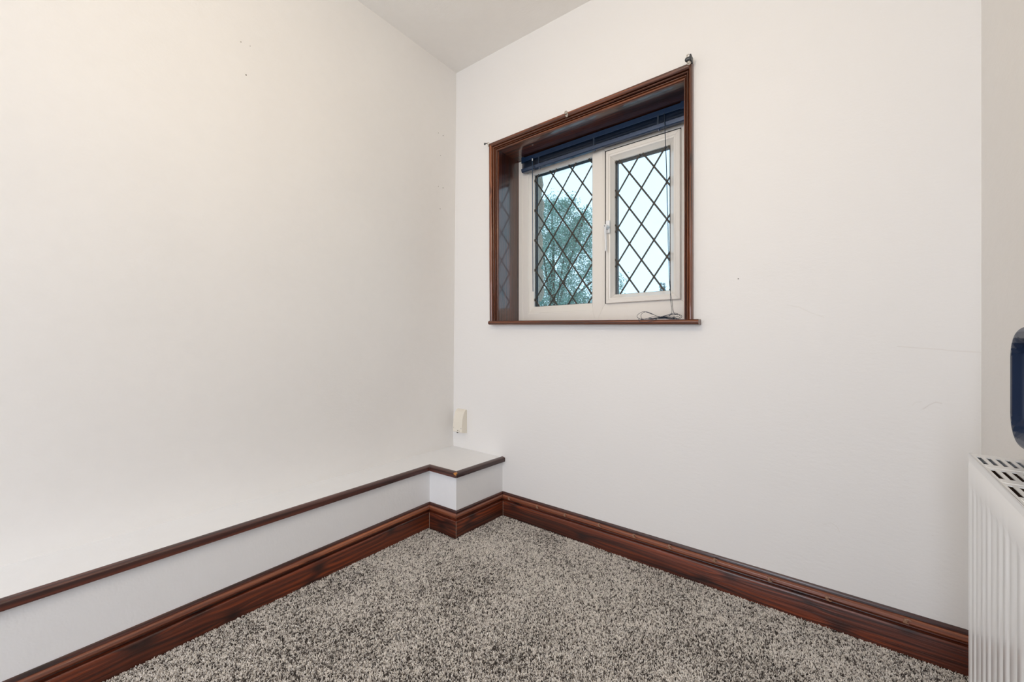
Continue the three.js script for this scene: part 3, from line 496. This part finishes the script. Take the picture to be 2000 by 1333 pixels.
{ // rounded dark panel on the right wall above the radiator
  const l0 = 1.232, w0 = rightWall(l0);
  const t = thing('wall_panel', 'glossy dark navy round-cornered panel on the right wall above the radiator, cut off by the photo edge', 'panel', [w0, 0.712, -l0], TURN);
  const rounded = (x0, x1, y0, y1, r, n = 28) => { const pts = []; for (const [cx, cy, a] of [[x1 - r, y1 - r, 0], [x0 + r, y1 - r, 90], [x0 + r, y0 + r, 180], [x1 - r, y0 + r, 270]]) for (let i = 0; i <= n; i++) { const q = (a + 90 * i / n) * Math.PI / 180; pts.push(new THREE.Vector2(cx + r * Math.cos(q), cy + r * Math.sin(q))); } return pts; };
  const rings = [[0, 0], ...arc(0.0150, 0.0150, 0.0150, 180, 0, 18).map(([a, z]) => [a * 0.97, z]), [0.0300, 0.0120]];
  const pos = [], idx = []; let n = 0;
  rings.forEach(([inset, z]) => { const ps = rounded(inset, 0.36 - inset, inset, 0.232 - inset, 0.062 - inset); n = ps.length; ps.forEach((p) => pos.push(p.x, p.y, z)); });
  for (let k = 0; k < rings.length - 1; k++) for (let i = 0; i < n; i++) { const a = k * n + i, b = k * n + (i + 1) % n; idx.push(a, b, a + n, b, b + n, a + n); }
  for (const [k, f] of [[0, 0], [rings.length - 1, 1]]) for (let i = 1; i < n - 1; i++) { const o = k * n; f ? idx.push(o, o + i, o + i + 1) : idx.push(o, o + i + 1, o + i); }
  let g = new THREE.BufferGeometry(); g.setAttribute('position', new THREE.Float32BufferAttribute(pos, 3)); g.setAttribute('uv', new THREE.Float32BufferAttribute(pos.filter((_, i) => i % 3 < 2), 2)); g.setIndex(idx);
  part(t, 'rim', finish(g, 1.2), navyGloss);
  const f = new THREE.ExtrudeGeometry(new THREE.Shape(rounded(0.0285, 0.3315, 0.0285, 0.2035, 0.0335)), { depth: 0.0015, bevelEnabled: false }); f.translate(0, 0, 0.0130); part(t, 'face', f, darkFace);
}

// ---------------------------------------------------------------- unseen pendant lamp above the frame, lights the upper walls and ceiling
{
  const [x, y, z] = LAMP_AT, ceil = TOP - 0.032 * (x + 1.683);
  const t = thing('unseen_pendant_lamp', 'bare frosted bulb on a short flex, out of view, placed to light walls and ceiling', 'lamp', [x, y, z]);
  const rose = new THREE.CylinderGeometry(0.042, 0.048, 0.022, 24); rose.translate(0, ceil - y - 0.011, 0); part(t, 'ceiling_rose', rose, handleWhite);
  part(t, 'flex', rod(new THREE.Vector3(0, 0.085, 0), new THREE.Vector3(0, ceil - y - 0.02, 0), 0.003), handleWhite);
  const hold = new THREE.CylinderGeometry(0.016, 0.018, 0.05, 16); hold.translate(0, 0.068, 0); part(t, 'lamp_holder', hold, handleWhite);
  const pts = [[0.0001, -0.042], [0.016, -0.039], [0.030, -0.028], [0.036, -0.010], [0.034, 0.008], [0.025, 0.026], [0.015, 0.042]].map((q) => new THREE.Vector2(...q));
  const glow = new THREE.MeshStandardMaterial({ color: '#ffffff', emissive: LAMP_COLOR, emissiveIntensity: 6 });
  part(t, 'bulb', new THREE.LatheGeometry(pts, 24), glow);
  const light = new THREE.PointLight(LAMP_COLOR, LAMP_INTENSITY); light.name = 'unseen_lamp_light'; light.castShadow = true; light.shadow.radius = 1.8; light.position.set(x, y, z); scene.add(light);
}

// ---------------------------------------------------------------- outdoors
const stoneTex = dataTex(512, 512, (u, v) => { const t = 0.80 + 0.20 * (vn(u * 12, v * 12, 12, 12, 61) - 0.5) + 0.26 * (vn(u * 70, v * 70, 70, 70, 62) - 0.5) + 0.16 * (vn(u * 200, v * 200, 200, 200, 63) - 0.5); return [t * 1.05, t * 1.0, t * 0.92]; }, true, [3, 3]);
const stoneMat = new THREE.MeshStandardMaterial({ map: stoneTex, roughness: 0.95, bumpMap: stoneTex, bumpScale: 0.006 });
{
  const wall = struct('wall_outside', 'rough grey stone outer wall seen at the left edge of the window');
  const S = new THREE.Shape([[-3, -0.3], [1.6, -0.3], [1.6, 3.4], [-3, 3.4]].map((q) => new THREE.Vector2(...q)));
  S.holes.push(new THREE.Path([[-1.62, 0.93], [-1.62, 1.992], [-0.36, 1.992], [-0.36, 0.93]].map((q) => new THREE.Vector2(...q))));
  const g = new THREE.ExtrudeGeometry(S, { depth: 0.14, bevelEnabled: false }); g.translate(0, 0, -2.035); part(wall, 'leaf', finish(g, 0.3), stoneMat);
  let y = 0.93; for (const h of [0.225, 0.20, 0.245, 0.19, 0.204]) {
    const b = new THREE.BoxGeometry(0.34, h - 0.006, 0.135, 8, 8, 6), p = b.attributes.position, out = rr(-0.010, 0.010);
    for (let i = 0; i < p.count; i++) { const x = p.getX(i), yy = p.getY(i), z = p.getZ(i), k = (a, half) => Math.pow(Math.abs(a) / half, 6), round = 0.012 * Math.max(k(yy, h / 2) + k(z, 0.0675) - 0.9, 0); const nn = 0.016 * (vn((yy + y) * 30, (z + 1) * 30, 99, 99, 64) - 0.5); if (x > 0.1) p.setX(i, x + nn - round); p.setZ(i, z + 0.006 * (vn((yy + y) * 25, x * 25 + 9, 99, 99, 65) - 0.5)); }
    b.translate(-1.505 + out, y + h / 2, -1.960); part(wall, 'stone', finish(b, 0.8), stoneMat); y += h;
  }
}
structMesh('ground', 'pale ground outside, out of view, toned to brighten the sheen on the window lining', (() => { const g = new THREE.CylinderGeometry(70, 70, 0.2, 48); g.translate(0, -0.40, -74); return g; })(), new THREE.MeshStandardMaterial({ color: '#9aa3a8', roughness: 1 }));  // unseen ground, kept pale to light the sheen under the window head
const out = (r, y, f) => new THREE.Vector3(r * 0.7906 - f * 0.6124, y, -(r * 0.6124 + f * 0.7906)); // right of and ahead of the window's view
const leafGeo = (() => { const g = new THREE.BufferGeometry(); const v = [0, 0, 0, -0.5, 0.4, 0.10, 0, 0.45, -0.02, 0.5, 0.4, 0.10, 0, 1, 0.06]; g.setAttribute('position', new THREE.Float32BufferAttribute(v, 3)); g.setIndex([0, 2, 1, 0, 3, 2, 1, 2, 4, 2, 3, 4]); g.computeVertexNormals(); return g; })();
const leafMat = new THREE.MeshPhysicalMaterial({ color: '#ffffff', roughness: 0.8, transmission: 0.35, thickness: 0 });
const barkMat = new THREE.MeshStandardMaterial({ color: '#4a443a', roughness: 0.95 });
function tree(t, blobs, count, size, tones, spread) {
  const mesh = new THREE.InstancedMesh(leafGeo, leafMat, count), m = new THREE.Matrix4(), q = new THREE.Quaternion(), e = new THREE.Euler(), s = new THREE.Vector3(), c = new THREE.Color();
  const total = blobs.reduce((a, b) => a + b[3], 0); let i = 0;
  const clusters = []; for (const [r, y, f, weight, rad] of blobs) for (let k = 0; k < Math.round(weight * 10); k++) { const d = new THREE.Vector3(rr(-1, 1), rr(-1, 1), rr(-1, 1)).normalize().multiplyScalar(rad * Math.pow(rnd(), 0.45)); clusters.push([out(r, y, f).add(d), rr(0.5, 1.2) * spread]); }
  for (; i < count; i++) {
    const [p, rad] = clusters[Math.floor(rnd() * clusters.length)], d = new THREE.Vector3(rr(-1, 1), rr(-1, 1), rr(-1, 1)).normalize().multiplyScalar(rad * Math.pow(rnd(), 0.6));
    e.set(rr(-1.2, 1.2), rnd() * 6.28, rr(-1.2, 1.2)); q.setFromEuler(e); const k = size * rr(0.6, 1.3); s.set(k * 0.75, k, k); m.compose(p.clone().add(d), q, s); mesh.setMatrixAt(i, m);
    const col = tones[Math.floor(rnd() * tones.length)], f = rr(0.75, 1.25); c.setRGB(col[0] * f, col[1] * f, col[2] * f); mesh.setColorAt(i, c);
  }
  mesh.name = 'leaves'; mesh.userData.kind = 'stuff'; t.add(setup(mesh)); return clusters;
}
{
  const t = thing('tree', 'large broad-leaved tree filling the lower part of the left window light', 'tree', [0, 0, 0]);
  const F = 9, px = (x) => (x - 1000) / FOCAL * F, py = (y) => EYE + (666.5 - y) / FOCAL * F;
  const blobs = [[px(1085), py(450), F, 10, 0.55], [px(1060), py(500), F, 12, 0.75], [px(1120), py(475), F, 9, 0.5], [px(1100), py(560), F + 0.3, 12, 0.8], [px(1150), py(530), F, 6, 0.5], [px(1050), py(600), F, 12, 0.8], [px(1120), py(620), F, 12, 0.8], [px(1000), py(560), F, 8, 0.8], [px(1178), py(575), F, 5, 0.34], [px(1090), py(700), F, 10, 0.8], [px(1075), py(405), F, 2.5, 0.2], [px(1110), py(408), F, 3, 0.22], [px(1140), py(430), F, 3, 0.22], [px(1150), py(470), F, 4, 0.3], [px(1208), py(552), F, 0.9, 0.13], [px(1020), py(430), F, 6, 0.5], [px(1200), py(640), F, 5, 0.4]];
  const cl = tree(t, blobs, 52000, 0.036, [[0.20, 0.39, 0.33], [0.26, 0.46, 0.40], [0.15, 0.31, 0.25], [0.38, 0.56, 0.51]], 0.22);
  const base = out(px(1080), -0.3, F + 0.2), fork = out(px(1082), 1.2, F + 0.1);
  part(t, 'trunk', new THREE.TubeGeometry(new THREE.CatmullRomCurve3([base, out(px(1085), 0.5, F + 0.15), fork, out(px(1078), 2.6, F)]), 16, 0.07, 8), barkMat);
  for (let k = 0; k < 14; k++) { const p = cl[Math.floor(rnd() * cl.length)][0]; part(t, 'branch', new THREE.TubeGeometry(new THREE.CatmullRomCurve3([fork, fork.clone().lerp(p, 0.5).add(new THREE.Vector3(0, 0.15, 0)), p]), 8, 0.022, 6), barkMat); }
}
{
  const t = thing('shrub', 'dark green shrub low behind the tree in the left window light', 'shrub', [0, 0, 0]);
  const F = 12, px = (x) => (x - 1000) / FOCAL * F, py = (y) => EYE + (666.5 - y) / FOCAL * F;
  tree(t, [[px(1135), py(612), F, 14, 0.75], [px(1090), py(640), F, 14, 0.75], [px(1050), py(640), F, 12, 0.7], [px(1110), py(700), F, 12, 0.9]], 14000, 0.045, [[0.10, 0.20, 0.17], [0.14, 0.26, 0.22]], 0.22);
  part(t, 'stem', rod(out(px(1100), -0.3, F), out(px(1100), 1.0, F), 0.05), barkMat);
}
[[1297, 556, 'taller feathery conifer tip', 'taller of the two distant conifer tips low in the right window light'], [1307, 549, 'second', 'right-hand distant conifer tip against the edge of the right window light']].forEach(([x, top, _, label], i) => {
  const F = 18, px = (v) => (v - 1000) / FOCAL * F, py = (v) => EYE + (666.5 - v) / FOCAL * F, blobs = [];
  for (let k = 0; k < 20; k++) { const y = lerp(py(top), 0.8, k / 20); blobs.push([px(x), y, F + i, 1.5 + k * 0.35, 0.02 + k * 0.016]); }
  const t = thing('conifer', i ? 'right-hand distant conifer tip against the edge of the casement glass' : 'left-hand distant conifer tip low in the casement glass', 'tree', [0, 0, 0]);
  tree(t, blobs, 5000, 0.045, [[0.20, 0.33, 0.34], [0.26, 0.40, 0.42]], 0.075);
  part(t, 'trunk', rod(out(px(x), -0.3, F + i), out(px(x), py(top) - 0.1, F + i), 0.035), barkMat);
});

renderer.render(scene, camera);
